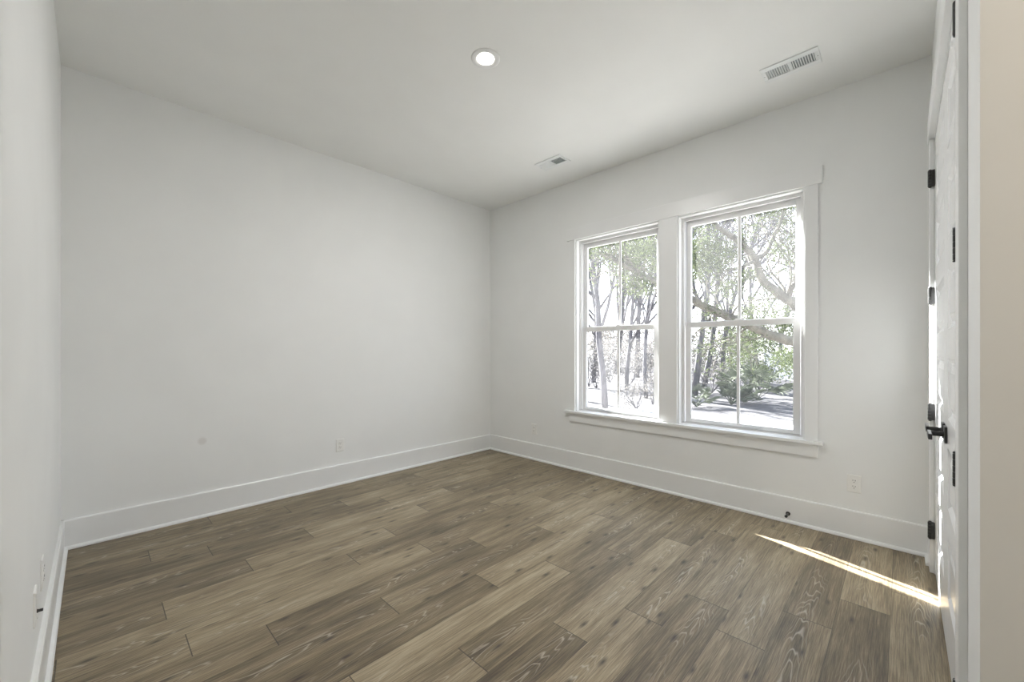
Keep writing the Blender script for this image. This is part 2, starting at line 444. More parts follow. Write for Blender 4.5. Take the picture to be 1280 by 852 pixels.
# baseboards with a shoe moulding
BH, BT, ST, SH = 0.185, 0.016, 0.0315, 0.020
def base_profile(sign, face):
    # (distance from the wall, height) outline; sign and face turn it into world coordinates
    p = [(0, 0), (ST, 0), (ST, SH * .45), (ST - .004, SH * .8), (BT + .003, SH), (BT, SH + .001), (BT, BH - .006), (BT - .004, BH), (0, BH)]
    return [(face + sign * d, z) for d, z in p]
def base_x(name, label, face, sign, x0, x1):      # runs along X, profile in (y, z)
    return tag(MB().prism(base_profile(sign, face), 'X', x0, x1).build(name, M['trim']), label, 'baseboard', kind='structure')
def base_y(name, label, face, sign, y0, y1):      # runs along Y, profile in (x, z)
    return tag(MB().prism(base_profile(sign, face), 'Y', y0, y1).build(name, M['trim']), label, 'baseboard', kind='structure')
base_x('baseboard_back', 'tall white baseboard along the plain back wall', YB, -1, XL, XW)
base_y('baseboard_right', 'tall white baseboard under the windows', XW, -1, YD, YB)
base_y('baseboard_left', 'tall white baseboard along the slanting left wall', XL, 1, 1.26, YB)
base_x('baseboard_front', 'short white baseboard between double doors and window wall', YD, 1, DX1 + .095, XW)
base_x('baseboard_entry', 'white baseboard on the near side of the double doors', YD, 1, OX1 + .01, DX0 - .085)

# ------------------------------------------------------------------ windows
def casing_box(mb, x0, x1, y0, y1, z0, z1): mb.box(x0, x1, y0, y1, z0, z1)
CT = 0.018
t = MB(); t.box(XW - .024, XW, .400, 2.583, WZ1 + .004, 2.546)
tag(t.build('trim_1', M['trim'], bevel=.002), 'white head casing board over both windows', 'trim', kind='structure')
for nm, lab, a, b_ in (('trim_2', 'narrow white casing at the right side of the right window', .425, .498),
                       ('trim_3', 'wide white casing between the two windows', 1.409, 1.571),
                       ('trim_4', 'narrow white casing at the left side of the left window', 2.482, 2.556)):
    tag(MB().box(XW - CT, XW, a, b_, WZ0, WZ1 + .004).build(nm, M['trim'], bevel=.002), lab, 'trim', kind='structure')
t = MB(); t.box(XW - .046, XW, .394, 2.604, WZ0 - .025, WZ0)
for a, b_ in WIN: t.box(XW - .01, XW + .05, a + .001, b_ - .001, WZ0 - .025, WZ0)
tag(t.build('trim_5', M['trim'], bevel=.004), 'white window stool ledge under both windows', 'trim', kind='structure')
tag(MB().box(XW - CT, XW, .425, 2.556, .505, WZ0 - .025).build('trim_6', M['trim'], bevel=.002), 'white apron board below the window stool', 'trim', kind='structure')

def ring(mb, x0, x1, y0, y1, z0, z1, wy, wz0, wz1=None):
    """rectangular frame in the Y-Z plane"""
    wz1 = wz0 if wz1 is None else wz1
    mb.box(x0, x1, y0, y0 + wy, z0, z1); mb.box(x0, x1, y1 - wy, y1, z0, z1)
    mb.box(x0, x1, y0 + wy, y1 - wy, z0, z0 + wz0); mb.box(x0, x1, y0 + wy, y1 - wy, z1 - wz1, z1)

def make_window(name, a, b_, label):
    root = empty(name, (XW, (a + b_) / 2, WZ0)); tag(root, label, 'window', kind='structure')
    jb = MB(); ring(jb, XW - .001, XW + .052, a, b_, WZ0, WZ1, .009, .002, .009)
    jb.build('jamb', M['trim'], root, bevel=.0015)
    fr = MB()
    ring(fr, XW + .050, XW + .058, a, b_, WZ0, WZ1, .020, .006, .022)
    ring(fr, XW + .056, XW + .074, a, b_, WZ0, WZ1, .031, .010, .034)
    ring(fr, XW + .072, XW + .145, a, b_, WZ0, WZ1, .024, .010, .028)
    fr.box(XW + .074, XW + .160, a + .024, b_ - .024, WZ0 - .01, WZ0 + .013)
    fr.build('window_frame', M['vinyl'], root, bevel=.0015)
    ym_ = (a + b_) / 2
    # upper sash (outer track)
    u0, u1, ue = XW + .106, XW + .134, .030
    us = MB(); ring(us, u0, u1, a + ue, b_ - ue, 1.462, WZ1 - .028, .040, .042, .047)
    us.build('upper_sash', M['vinyl'], root, bevel=.003)
    MB().box(u0 + .006, u1 - .006, ym_ - .011, ym_ + .011, 1.50, 2.345).build('upper_muntin', M['vinyl'], root, bevel=.002)
    MB().box(u0 + .012, u0 + .016, a + ue + .035, b_ - ue - .035, 1.498, 2.348).build('upper_pane', M['glass'], root)
    # lower sash (inner track)
    l0, l1, le = XW + .068, XW + .098, .0365
    ls = MB(); ring(ls, l0, l1, a + le, b_ - le, WZ0 + .014, 1.500, .0435, .030, .046)
    ls.box(l0 - .010, l0, ym_ - .16, ym_ + .16, WZ0 + .030, WZ0 + .036)
    ls.build('lower_sash', M['vinyl'], root, bevel=.003)
    sl = MB(); ring(sl, l0 + .010, l0 + .014, a + le + .043, b_ - le - .043, WZ0 + .043, 1.456, .003, .003, .003)
    sl.build('glazing_seal', M['seal'], root)
    MB().box(l0 + .008, l1 - .008, ym_ - .011, ym_ + .011, .66, 1.456).build('lower_muntin', M['vinyl'], root, bevel=.002)
    MB().box(l0 + .013, l0 + .017, a + le + .040, b_ - le - .040, .66, 1.458).build('lower_pane', M['glass'], root)
    lk = MB(); lk.box(l0 + .002, l0 + .026, ym_ - .030, ym_ + .030, 1.500, 1.506); lk.box(l0 + .006, l0 + .020, ym_ - .012, ym_ + .020, 1.506, 1.513)
    lk.build('sash_lock', M['vinyl'], root, bevel=.002)
make_window('window_1', *WIN[1], 'left white double-hung window, farther from the double doors')
make_window('window_2', *WIN[0], 'right white double-hung window, nearer the double doors')

# ------------------------------------------------------------------ closet double doors
DF = YD - .004                                                   # face of the doors
t = MB()
t.box(DX0 - .012, DX0, YD - .045, YD, 0, DH + .014); t.box(DX1, DX1 + .012, YD - .045, YD, 0, DH + .014); t.box(DX0, DX1, YD - .045, YD, DH, DH + .014)
tag(t.build('trim_7', M['trim']), 'white jamb lining around the double doors', 'trim', kind='structure')
for nm, lab, a, b_ in (('trim_8', 'white upright casing between the double doors and the corner', DX1 + .006, DX1 + .092),
                       ('trim_9', 'white upright casing on the near side of the double doors', DX0 - .092, DX0 - .006)):
    tag(MB().box(a, b_, YD, YD + CT, 0, DH + .008).build(nm, M['trim'], bevel=.002), lab, 'trim', kind='structure')
tag(MB().box(DX0 - .110, DX1 + .110, YD, YD + .024, DH + .008, DH + .135).build('trim_10', M['trim'], bevel=.002), 'white head casing over the double doors', 'trim', kind='structure')

def panel_door(x0, x1, z0, z1):
    st, th = .105, .036
    zs = []; n = 6; br, tr, mr = .235, .12, .12
    ph = (z1 - z0 - br - tr - mr * (n - 1)) / n
    mb = MB(); y1_ = DF; y0_ = DF - th
    mb.box(x0, x0 + st, y0_, y1_, z0, z1); mb.box(x1 - st, x1, y0_, y1_, z0, z1)
    z = z0
    for k in range(n + 1):
        hgt = br if k == 0 else (tr if k == n else mr)
        mb.box(x0 + st, x1 - st, y0_, y1_, z, z + hgt); z += hgt
        if k < n:
            xa, xb, za, zb = x0 + st, x1 - st, z, z + ph
            # sloped sticking, then a raised field
            e, dp = .018, .011; e2, e3 = .030, .055
            def rect(ins, y): return [(xa + ins, y, za + ins), (xb - ins, y, za + ins), (xb - ins, y, zb - ins), (xa + ins, y, zb - ins)]
            rs = [rect(0, y1_), rect(e, y1_ - dp), rect(e2, y1_ - dp), rect(e3, y1_ - .003)]
            vs = [p for r_ in rs for p in r_]; fs = []
            for q in range(3):
                for k2 in range(4): fs.append((q * 4 + k2, q * 4 + (k2 + 1) % 4, q * 4 + 4 + (k2 + 1) % 4, q * 4 + 4 + k2))
            fs.append((12, 13, 14, 15)); mb.add(vs, fs)
            mb.box(xa, xb, y0_, y1_ - .02, za, zb)
            z += ph
    return mb

HZ = (.243, .908, 1.563, 2.223)
def make_door(name, x0, x1, hinge_x, rose_x, sgn, label, leaf_w, hr):
    root = empty(name, ((x0 + x1) / 2, DF, 0)); tag(root, label, 'door', kind='structure')
    panel_door(x0, x1, .010, DH - .003).build('door_leaf', M['door'], root, bevel=.0012, fix=True)
    for z in HZ:
        hb = MB(); hy = YD + .0165
        for k in range(5):
            hb.lathe([(hr - .0005, -.0085), (hr, -.0078), (hr, .0078), (hr - .0005, .0085)], (hinge_x, hy, z - .036 + k * .018), 'Z', 16)
        hb.lathe([(.004, 0), (.007, .002), (.006, .006)], (hinge_x, hy, z + .0445), 'Z', 12)
        hb.lathe([(.006, -.006), (.007, -.002), (.004, 0)], (hinge_x, hy, z - .0445), 'Z', 12)
        hb.box(hinge_x - leaf_w, hinge_x + leaf_w, YD - .003, hy - .004, z - .045, z + .045)
        hb.build('hinge', M['black'], root, smooth=False)
    zc = .907
    hd = MB(); hd.box(rose_x - .033, rose_x + .033, DF, DF + .009, zc - .033, zc + .033)
    h_ = hd.build('door_handle', M['black'], root, bevel=.0015)
    nk = MB(); nk.lathe([(.012, .009), (.011, .012), (.011, .050), (.010, .054)], (rose_x, DF, zc), 'Y', 20)
    nk.build('handle_neck', M['black'], h_, smooth=False)
    lv = MB(); a, b_ = sorted((rose_x - sgn * .013, rose_x + sgn * .112)); lv.box(a, b_, DF + .046, DF + .058, zc - .0115, zc + .0115)
    lv.build('lever', M['black'], h_, bevel=.002)
XM = (DX0 + DX1) / 2
make_door('door_1', XM + .0015, DX1 - .003, DX1 - .001, XM + .062, 1, 'white six-panel closet door leaf next to the window wall', .012, .0095)
make_door('door_2', DX0 + .003, XM - .0015, DX0 + .001, XM - .062, -1, 'white six-panel closet door leaf nearest the right edge', .003, .0068)

# casing of a doorway in the left wall, only its edge shows at the left border
t = MB(); t.box(XL, XL + CT, 1.16, 1.252, 0, DH + .01)
tag(t.build('trim_11', M['trim'], bevel=.002), 'white upright casing at the extreme left border', 'trim', kind='structure')

# ------------------------------------------------------------------ ceiling fittings
def recessed_light(name, x, y, label, r=.088):
    root = empty(name, (x, y, H)); tag(root, label, 'ceiling light')
    MB().lathe([(r, 0), (r, -.003), (r - .006, -.006), (.066, -.008), (.056, -.004), (.053, -.001), (.053, 0)], (x, y, H), 'Z', 48).build('trim_ring', M['trim'], root, smooth=True)
    MB().lathe([(.052, -.0005), (.052, -.0035), (.047, -.0050), (.002, -.0056)], (x, y, H), 'Z', 48).build('lens', M['lens'], root)
    return root
def lamp_light(name, x, y, watts, col, size=.11, spread=180):
    d = bpy.data.lights.new(name, 'AREA'); d.shape = 'DISK'; d.size = size; d.energy = watts; d.color = col; d.spread = R(spread)
    o = bpy.data.objects.new(name, d); COL.objects.link(o); o.location = (x, y, H - .012)
    return o
recessed_light('recessed_light', 1.678, 1.845, 'round glowing recessed light in the middle of the ceiling')
lamp_light('recessed_lamp', 1.678, 1.845, LAMP_W, (1.0, .985, .965))
tag(recessed_light('recessed_light', .75, -1.0, 'round recessed light in the hallway ceiling behind the camera'), group=None)
lamp_light('hall_lamp', .75, -1.0, HALL_W, (1.0, .85, .68))

def ceiling_vent(x0, x1, y0, y1, label):
    root = empty('ceiling_vent', ((x0 + x1) / 2, (y0 + y1) / 2, H)); tag(root, label, 'vent', 'white ceiling vents')
    xa, xb = x0 + .042, x1 - .042; ym_ = (y0 + y1) / 2
    fields = ((y0 + .026, ym_ - .010), (ym_ + .010, y1 - .026))
    fr = MB(); zt, zb = H, H - .007
    fr.box(x0, xa, y0, y1, zb, zt); fr.box(xb, x1, y0, y1, zb, zt)
    fr.box(xa, xb, y0, fields[0][0], zb, zt); fr.box(xa, xb, fields[0][1], fields[1][0], zb, zt); fr.box(xa, xb, fields[1][1], y1, zb, zt)
    fr.build('vent_frame', M['vent'], root, bevel=.003)
    MB().box(xa, xb, fields[0][0], fields[1][1], H - .0008, H).build('duct_mouth', M['duct'], root)
    for sgn, (ya, yb_) in zip((-1, 1), fields):
        n = 9
        for k in range(n):
            yc = ya + (yb_ - ya) * (k + .5) / n
            lv = MB(); hw = .0052; zc = H - .0045; dz = .0030 * sgn
            lv.add([(xa, yc - hw * .75, zc + dz), (xb, yc - hw * .75, zc + dz), (xb, yc + hw * .55, zc - dz), (xa, yc + hw * .55, zc - dz),
                    (xa, yc - hw * .75, zc + dz + .0008), (xb, yc - hw * .75, zc + dz + .0008), (xb, yc + hw * .55, zc - dz + .0008), (xa, yc + hw * .55, zc - dz + .0008)],
                   [(0, 1, 2, 3), (7, 6, 5, 4), (0, 4, 5, 1), (1, 5, 6, 2), (2, 6, 7, 3), (3, 7, 4, 0)])
            lv.build('louver', M['vent'], root)
    for yy in (y0 + .012, y1 - .012):
        MB().lathe([(.004, -.0065), (.004, -.008), (.002, -.0088)], ((x0 + x1) / 2, yy, H), 'Z', 12).build('screw', M['screw'], root)
ceiling_vent(2.965, 3.145, .357, .660, 'white ceiling vent nearer the camera, above the right window')
ceiling_vent(2.960, 3.140, 2.255, 2.560, 'white ceiling vent farther away, above the left window')

# ------------------------------------------------------------------ outlets and the door stop
def wall_plate(loc, normal, label, kind='duplex', group=None, name='wall_outlet', w=.076, h=.118):
    root = empty(name, loc); tag(root, label, 'outlet', group)
    rz = {'-X': R(90), '-Y': R(180), '+X': R(-90), '+Y': 0}[normal]
    # built facing +Y, then turned
    def part(mb, nm, mat, bev=0):
        o = mb.build(nm, mat, None, bevel=bev)
        o.parent = root; o.location = (0, 0, 0); return o
    # slightly domed plate
    p = MB(); hw, hh = w / 2, h / 2
    def rect(i, y): return [(-hw + i, y, -hh + i), (hw - i, y, -hh + i), (hw - i, y, hh - i), (-hw + i, y, hh - i)]
    rs = [rect(0, 0), rect(0, .003), rect(.004, .006)]; vs = [q for r_ in rs for q in r_]
    fs = [(3, 2, 1, 0), (8, 9, 10, 11)]
    for q in range(2):
        for k in range(4): fs.append((q * 4 + k, q * 4 + (k + 1) % 4, q * 4 + 4 + (k + 1) % 4, q * 4 + 4 + k))
    p.add(vs, fs); part(p, 'cover_plate', M['plate'])
    if kind == 'duplex':
        for s in (1, -1):
            rc = MB(); rc.lathe([(.0165, .006), (.0165, .0078), (.0155, .0085)], (0, 0, s * .0195), 'Y', 24)
            rcp = part(rc, 'receptacle', M['plate'])
            sl = MB(); sl.box(-.0075, -.0050, .0080, .0090, s * .0195 + .000, s * .0195 + .0085)
            sl.box(.0050, .0075, .0080, .0090, s * .0195 + .001, s * .0195 + .0080)
            sl.lathe([(.0026, .0080), (.0026, .0090)], (0, 0, s * .0195 - .0075), 'Y', 12)
            so = sl.build('slots', M['slot'], None); so.parent = rcp; so.location = (0, 0, 0)
        part(MB().lathe([(.0028, .006), (.0028, .0072), (.0015, .0078)], (0, 0, 0), 'Y', 12), 'screw', M['plate'])
    else:
        part(MB().lathe([(.0062, .006), (.0062, .009), (.0048, .0095), (.0048, .020), (.003, .0205)], (0, 0, -.018), 'Y', 16), 'cable_jack', M['black'])
        for s in (1, -1): part(MB().lathe([(.0028, .006), (.0028, .0072), (.0015, .0078)], (0, 0, s * .042), 'Y', 12), 'screw', M['plate'])
    root.rotation_euler = (0, 0, rz)
    return root
wall_plate((1.614, YB, .366), '-Y', 'white duplex outlet low on the plain back wall')
wall_plate((XW, .232, .363), '-X', 'white duplex outlet below and right of the right window')
wall_plate((XW, 3.056, .350), '-X', 'white duplex outlet left of the windows, near the far corner')
wall_plate((XL, 2.415, .390), '+X', 'white outlet on the left wall, farther of the two')
wall_plate((XL, 2.145, .375), '+X', 'white cable plate with dark jack on the left wall, nearer of the two', kind='coax', name='cable_plate')

ds = empty('door_stop', (XW - BT, .600, .066)); tag(ds, 'small black door stop screwed to the baseboard right of the windows', 'door stop')
MB().lathe([(.0145, 0), (.0145, -.004), (.0100, -.007), (.0060, -.009), (.0055, -.062)], (XW - BT, .600, .066), 'X', 20).build('rod', M['black'], ds, smooth=False)
MB().lathe([(.0085, -.060), (.0095, -.064), (.0095, -.074), (.0075, -.078)], (XW - BT, .600, .066), 'X', 20).build('bumper', M['rubber'], ds, smooth=False)

# ------------------------------------------------------------------ outside
g = MB(); nx, ny = 44, 56
gx0, gx1, gy0, gy1 = XW + WT + .02, 90.0, -60.0, 90.0
rg = random.Random(3)
vs = []; fs = []
for j in range(ny + 1):
    for i in range(nx + 1):
        u = (i / nx) ** 1.8; x = gx0 + (gx1 - gx0) * u; y = gy0 + (gy1 - gy0) * j / ny
        vs.append((x, y, GZ + (rg.uniform(-.05, .06) if 1 < i else 0)))
for j in range(ny):
    for i in range(nx): fs.append((j * (nx + 1) + i, j * (nx + 1) + i + 1, (j + 1) * (nx + 1) + i + 1, (j + 1) * (nx + 1) + i))
g.add(vs, fs)
tag(g.build('ground', M['ground'], smooth=True), 'sandy leaf-strewn ground outside the windows', 'ground', kind='structure')

def leaf_cloud(mb, centre, rad, n, size, rnd, flat=.8):
    vs = []; fs = []
    for _ in range(n):
        while True:
            q = Vector((rnd.uniform(-1, 1), rnd.uniform(-1, 1), rnd.uniform(-1, 1)))
            if q.length < 1: break
        c = Vector(centre) + Vector((q.x * rad, q.y * rad, q.z * rad * flat))
        ln = size * rnd.uniform(.6, 1.3); wd = ln * .42
        d = Vector((rnd.gauss(0, 1), rnd.gauss(0, 1), rnd.gauss(-.2, .8))).normalized()
        sd = d.cross(Vector((rnd.gauss(0, 1), rnd.gauss(0, 1), rnd.gauss(0, 1)))).normalized(); up = d.cross(sd) * ln * .12
        o = len(vs)
        vs += [c, c + d * ln * .45 + sd * wd * .5 + up, c + d * ln, c + d * ln * .45 - sd * wd * .5 + up]
        fs += [(o, o + 1, o + 2), (o, o + 2, o + 3)]
    mb.add(vs, fs)

def branch(mb, p, d, ln, r, level, rnd, tips, gnarl=.22, upw=.10, n=6, spread=.8, kids=(3, 5), minr=.006):
    segs = 5 if level else 8
    pts = [Vector(p)]; rad = [r]; d = Vector(d).normalized()
    for k in range(segs):
        d = (d + Vector((rnd.gauss(0, gnarl), rnd.gauss(0, gnarl), rnd.gauss(0, gnarl) + upw))).normalized()
        pts.append(pts[-1] + d * ln / segs); rad.append(max(minr, r * (1 - .62 * (k + 1) / segs)))
    mb.tube(pts, rad, max(4, n - level), caps=True)
    if level >= 3 or r < minr * 1.3: tips.append(pts[-1]); return
    nk = rnd.randint(*kids) + (7 if level == 0 else 0)
    for q in range(nk):
        f = rnd.uniform(.3, 1.0) if level else rnd.uniform(.24, 1.0)
        i = min(segs - 1, int(f * segs)); base = pts[i].lerp(pts[i + 1], f * segs - i) if f < 1 else pts[-1]
        dd = (pts[i + 1] - pts[i]).normalized()
        side = dd.cross(Vector((rnd.gauss(0, 1), rnd.gauss(0, 1), rnd.gauss(0, 1)))).normalized()
        nd = (dd + side * rnd.uniform(.5, 1.2) * spread).normalized()
        branch(mb, base, nd, ln * rnd.uniform(.42, .68), max(minr, rad[i] * rnd.uniform(.42, .66)), level + 1, rnd, tips, gnarl, upw, n, spread, kids, minr)

def bare_tree(px, dep, height, r, label, seed, lean=0.0, leafy=0, mat='grey_bark', leafmat='pale_leaf', name='bare_tree', lsize=.12):
    rnd = random.Random(seed)
    b0 = at(px, CYP, dep); base = Vector((b0.x, b0.y, GZ - .05))
    root = empty(name, base); tag(root, label, 'tree', 'trees beyond the windows')
    mb = MB(); tips = []
    branch(mb, base, (lean * S_, -lean * C_, 1), height, r, 0, rnd, tips, .07, .05, 9, .85, (4, 6), max(.006, dep * .0006))
    mb.build('trunk', M[mat], root, smooth=True, fix=False, origin=base)
    if leafy:
        lf = MB()
        for tp in tips: leaf_cloud(lf, tp, .45, leafy, lsize, rnd)
        lf.build('foliage', M[leafmat], root, fix=False, origin=base)
    return root

# the big live oak whose limbs cross the right window; its trunk stands behind the wall right of the window
OD = 9.5
def oak():
    rnd = random.Random(21)
    b0 = at(1062, CYP, OD); base = Vector((b0.x, b0.y, GZ - .05))
    root = empty('live_oak_tree', base); tag(root, 'live oak with thick bent limbs crossing the right window', 'tree', 'trees beyond the windows')
    mb = MB(); tips = []
    def limb(pix, r0, r1, kids=9, n=10):
        pts = [at(x, y, d) for x, y, d in pix]
        # smooth the polyline
        for _ in range(2):
            q = [pts[0]]
            for a, b_ in zip(pts, pts[1:]): q += [a.lerp(b_, .25), a.lerp(b_, .75)]
            q.append(pts[-1]); pts = q
        m_ = len(pts); rad = [r0 + (r1 - r0) * i / (m_ - 1) for i in range(m_)]
        pts = [p + Vector((rnd.gauss(0, 1), rnd.gauss(0, 1), rnd.gauss(0, 1))) * rad[i] * .10 for i, p in enumerate(pts)]
        mb.tube(pts, rad, n)
        for k in range(kids):
            i = rnd.randint(m_ // 4, m_ - 2); dd = (pts[i + 1] - pts[i]).normalized()
            side = dd.cross(Vector((rnd.gauss(0, 1), rnd.gauss(0, 1), rnd.gauss(0, 1)))).normalized()
            branch(mb, pts[i], dd * .6 + side, rnd.uniform(.7, 1.5), rad[i] * rnd.uniform(.18, .34), 1, rnd, tips, .25, .03, 6, .9, (2, 4), .006)
    top = base + Vector((0, 0, 2.3))
    mb.tube([base, base + Vector((.02, 0, .25)), base + Vector((0, .05, 1.2)), top, top + Vector((0, .1, .7))], [.62, .46, .40, .38, .30], 14)
    D = OD
    limb([(1060, 420, D), (1025, 405, D), (1000, 385, D), (975, 368, D), (952, 350, D), (943, 320, D), (930, 308, D), (915, 296, D - .3), (895, 283, D - .6), (880, 262, D - .8)], .135, .04, 14)
    limb([(945, 322, D), (958, 318, D + .2), (965, 300, D + .3), (975, 280, D + .4), (982, 255, D + .5), (990, 225, D + .5)], .058, .03, 12)
    limb([(985, 372, D), (993, 350, D - .2), (998, 330, D - .3), (1002, 300, D - .3)], .075, .025, 7)
    limb([(930, 308, D), (925, 285, D + .3), (923, 260, D + .5), (921, 230, D + .5)], .05, .022, 9)
    limb([(1062, 450, D), (1030, 436, D), (995, 428, D), (965, 420, D - .1), (945, 410, D - .2), (925, 402, D - .3), (905, 394, D - .5), (885, 385, D - .6), (862, 372, D - .8), (840, 360, D - .9), (818, 352, D - 1.0), (795, 340, D - 1.0), (770, 325, D - 1.1), (750, 315, D - 1.2)], .125, .045, 26)
    limb([(810, 350, D - 1.0), (790, 336, D - .9), (782, 320, D - .9), (780, 295, D - .8)], .04, .02, 8)
    limb([(945, 325, D), (925, 335, D - .4), (905, 338, D - .6), (885, 345, D - .7)], .04, .015, 10)
    mb.build('trunk', M['oak_bark'], root, smooth=True, fix=False, origin=base)
    lf = MB()
    for tp in tips: leaf_cloud(lf, tp, .22, 14, .07, rnd)
    for (x, y, d, r_, n_) in [(745, 300, 8.3, .42, 300), (770, 305, 8.5, .45, 330), (795, 330, 8.6, .5, 420), (815, 318, 8.6, .4, 260), (800, 355, 8.6, .30, 200), (818, 300, 8.7, .4, 200),
                              (873, 300, 8.8, .40, 230), (885, 320, 8.8, .45, 300), (880, 335, 8.9, .35, 200), (868, 318, 8.8, .35, 200), (912, 360, 9.2, .25, 90), (905, 318, 8.9, .3, 110),
                              (985, 310, 9.6, .40, 260), (990, 270, 9.8, .4, 160), (965, 385, 10.2, .55, 420), (990, 400, 10.2, .45, 300), (940, 395, 10.2, .35, 170),
                              (945, 250, 9.6, .35, 140), (960, 262, 9.6, .3, 120), (930, 345, 9.4, .2, 60),
                              (940, 412, 10.0, .35, 180), (925, 430, 10.0, .35, 170), (990, 412, 9.8, .35, 220), (985, 448, 10.2, .35, 200), (996, 460, 10.2, .3, 120)]:
        leaf_cloud(lf, at(x, y, d), r_ * 1.2, int(n_ * 3.0), .066, rnd)
    lf.build('foliage', M['leaf'], root, fix=False, origin=base)
oak()

TREES = [  # px, depth, height, radius, lean, leaves per tip, label
    (757, 12.5, 9.0, .105, -.04, 0, 'bare grey tree with thick trunk seen through the left window'),
    (783, 19.0, 9.0, .10, .05, 0, 'bare tree behind the thick trunk in the left window'),
    (808, 16.0, 8.0, .085, -.03, 0, 'slim bare tree at the right side of the left window'),
    (742, 24.0, 10.0, .13, .03, 3, 'bare tree far behind at the left side of the left window'),
    (868, 17.0, 11.0, .14, .03, 0, 'thick grey trunk at the left side of the right window'),
    (880, 21.0, 11.0, .145, .14, 0, 'leaning grey trunk second from left in the right window'),
    (901, 25.0, 12.0, .14, -.02, 3, 'straight grey trunk third from left in the right window'),
    (914, 30.0, 11.0, .16, .05, 3, 'thin distant tree behind the palmettos in the right window'),
    (947, 33.0, 12.0, .20, -.04, 4, 'distant tree right of the muntin in the right window'),
    (838, 22.0, 10.0, .2, .02, 0, 'bare tree hidden behind the casing between the windows'),
    (770, 32.0, 12.0, .2, .06, 4, 'distant tree behind the muntin of the left window'),
    (796, 28.0, 11.0, .2, -.05, 3, 'distant bare tree in the middle of the right half of the left window'),
    (730, 15.0, 9.0, .09, .08, 0, 'bare tree leaning in from the left edge of the left window'),
    (975, 38.0, 12.0, .22, .0, 4, 'distant tree above the pale fence in the right window'),
    (700, 22.0, 10.0, .2, .04, 0, 'bare tree standing left of the left window view'),
    (1030, 24.0, 11.0, .2, -.06, 3, 'bare tree standing right of the right window view'),
]
for i, (px, dep, hh, r_, ln, lfy, lab) in enumerate(TREES):
    bare_tree(px, dep, hh, r_, lab, 100 + i, ln, lfy, lsize=.16)

def palmetto(px, dep, h, n, label, seed):
    rnd = random.Random(seed); b0 = at(px, CYP, dep); base = Vector((b0.x, b0.y, GZ))
    root = empty('palmetto', base); tag(root, label, 'palm', 'palmettos beyond the windows')
    st = MB(); fr = MB()
    for k in range(n):
        az = rnd.uniform(0, 6.283); el = rnd.uniform(.35, 1.45); L_ = h * rnd.uniform(.55, .85)
        d = Vector((math.cos(az) * math.cos(el), math.sin(az) * math.cos(el), math.sin(el)))
        mid = base + d * L_ * .5 + Vector((0, 0, .06)); tip = base + d * L_
        st.tube([base, mid, tip], [.014, .010, .008], 5)
        side = d.cross(Vector((0, 0, 1))).normalized(); up = side.cross(d)
        vs = []; fs = []
        for q in range(15):
            a = (q / 14 - .5) * 3.6; bd = (d * math.cos(a) + side * math.sin(a) - Vector((0, 0, .15))).normalized(); bl = h * rnd.uniform(.32, .45)
            nrm = bd.cross(up).normalized() * .018; o = len(vs)
            vs += [tip, tip + bd * bl * .5 + nrm + up * .02, tip + bd * bl + Vector((0, 0, -.10 * bl)), tip + bd * bl * .5 - nrm + up * .02]
            fs += [(o, o + 1, o + 2), (o, o + 2, o + 3)]
        fr.add(vs, fs)
    st.build('stem', M['palm'], root, fix=False, origin=base); fr.build('fronds', M['palm'], root, fix=False, origin=base)
palmetto(914, 14.0, .72, 18, 'fan palm clump left of the muntin in the right window', 1)
palmetto(931, 14.5, .60, 16, 'fan palm clump right of the muntin in the right window', 2)
palmetto(946, 15.5, 1.5, 16, 'taller fan palm hanging under the oak limb', 3)
palmetto(871, 13.5, .75, 12, 'small fan palm at the lower left of the right window', 4)

def shrub(px, dep, w_, h_, n, label, seed, mat='pale_leaf'):
    rnd = random.Random(seed); b0 = at(px, CYP, dep); base = Vector((b0.x, b0.y, GZ))
    root = empty('shrub', base); tag(root, label, 'shrub', 'shrubs beyond the windows')
    st = MB(); tips = []
    for k in range(7):
        az = rnd.uniform(0, 6.283); d = Vector((math.cos(az) * .7, math.sin(az) * .7, 1))
        branch(st, base, d, h_ * .8, .022, 1, rnd, tips, .2, .05, 6, .9, (2, 4), .006)
    st.build('stem', M['grey_bark'], root, fix=False, origin=base)
    lf = MB()
    for tp in tips: leaf_cloud(lf, tp, w_ * .24, int(n * 2.2), .0065 * dep, rnd)
    lf.build('foliage', M[mat], root, fix=False, origin=base)
SHR = [(745, 20, 1.6, 1.6, 9, 'dry shrub at the far left of the left window', 'pale_leaf'), (795, 13, 1.2, .9, 7, 'low dry bush in the lower right of the left window', 'pale_leaf'),
       (815, 14, 1.2, 1.1, 7, 'dry bush beside the right edge of the left window', 'pale_leaf'), (772, 26, 2.0, 2.0, 9, 'bushy thicket behind the thick trunk in the left window', 'pale_leaf'),
       (890, 18, 1.4, 1.3, 9, 'pale bush among the grey trunks in the right window', 'pale_leaf'), (925, 20, 1.6, 1.6, 10, 'green bush behind the palmettos in the right window', 'leaf'),
       (948, 18, 1.2, 1.0, 11, 'green bush right of the palmettos in the right window', 'leaf'), (952, 21, 1.2, 1.3, 10, 'green bush left of the pale fence in the right window', 'leaf'),
       (872, 30, 2.6, 2.6, 9, 'tall thicket far behind the grey trunks in the right window', 'pale_leaf'), (905, 36, 3.0, 3.0, 9, 'wide thicket at the back of the right window', 'pale_leaf'),
       (940, 40, 3.0, 3.2, 9, 'distant thicket behind the muntin of the right window', 'leaf'), (800, 38, 3.0, 3.0, 9, 'distant thicket at the back of the left window', 'pale_leaf'),
       (740, 40, 3.0, 3.4, 9, 'distant thicket at the back left of the left window', 'pale_leaf')]
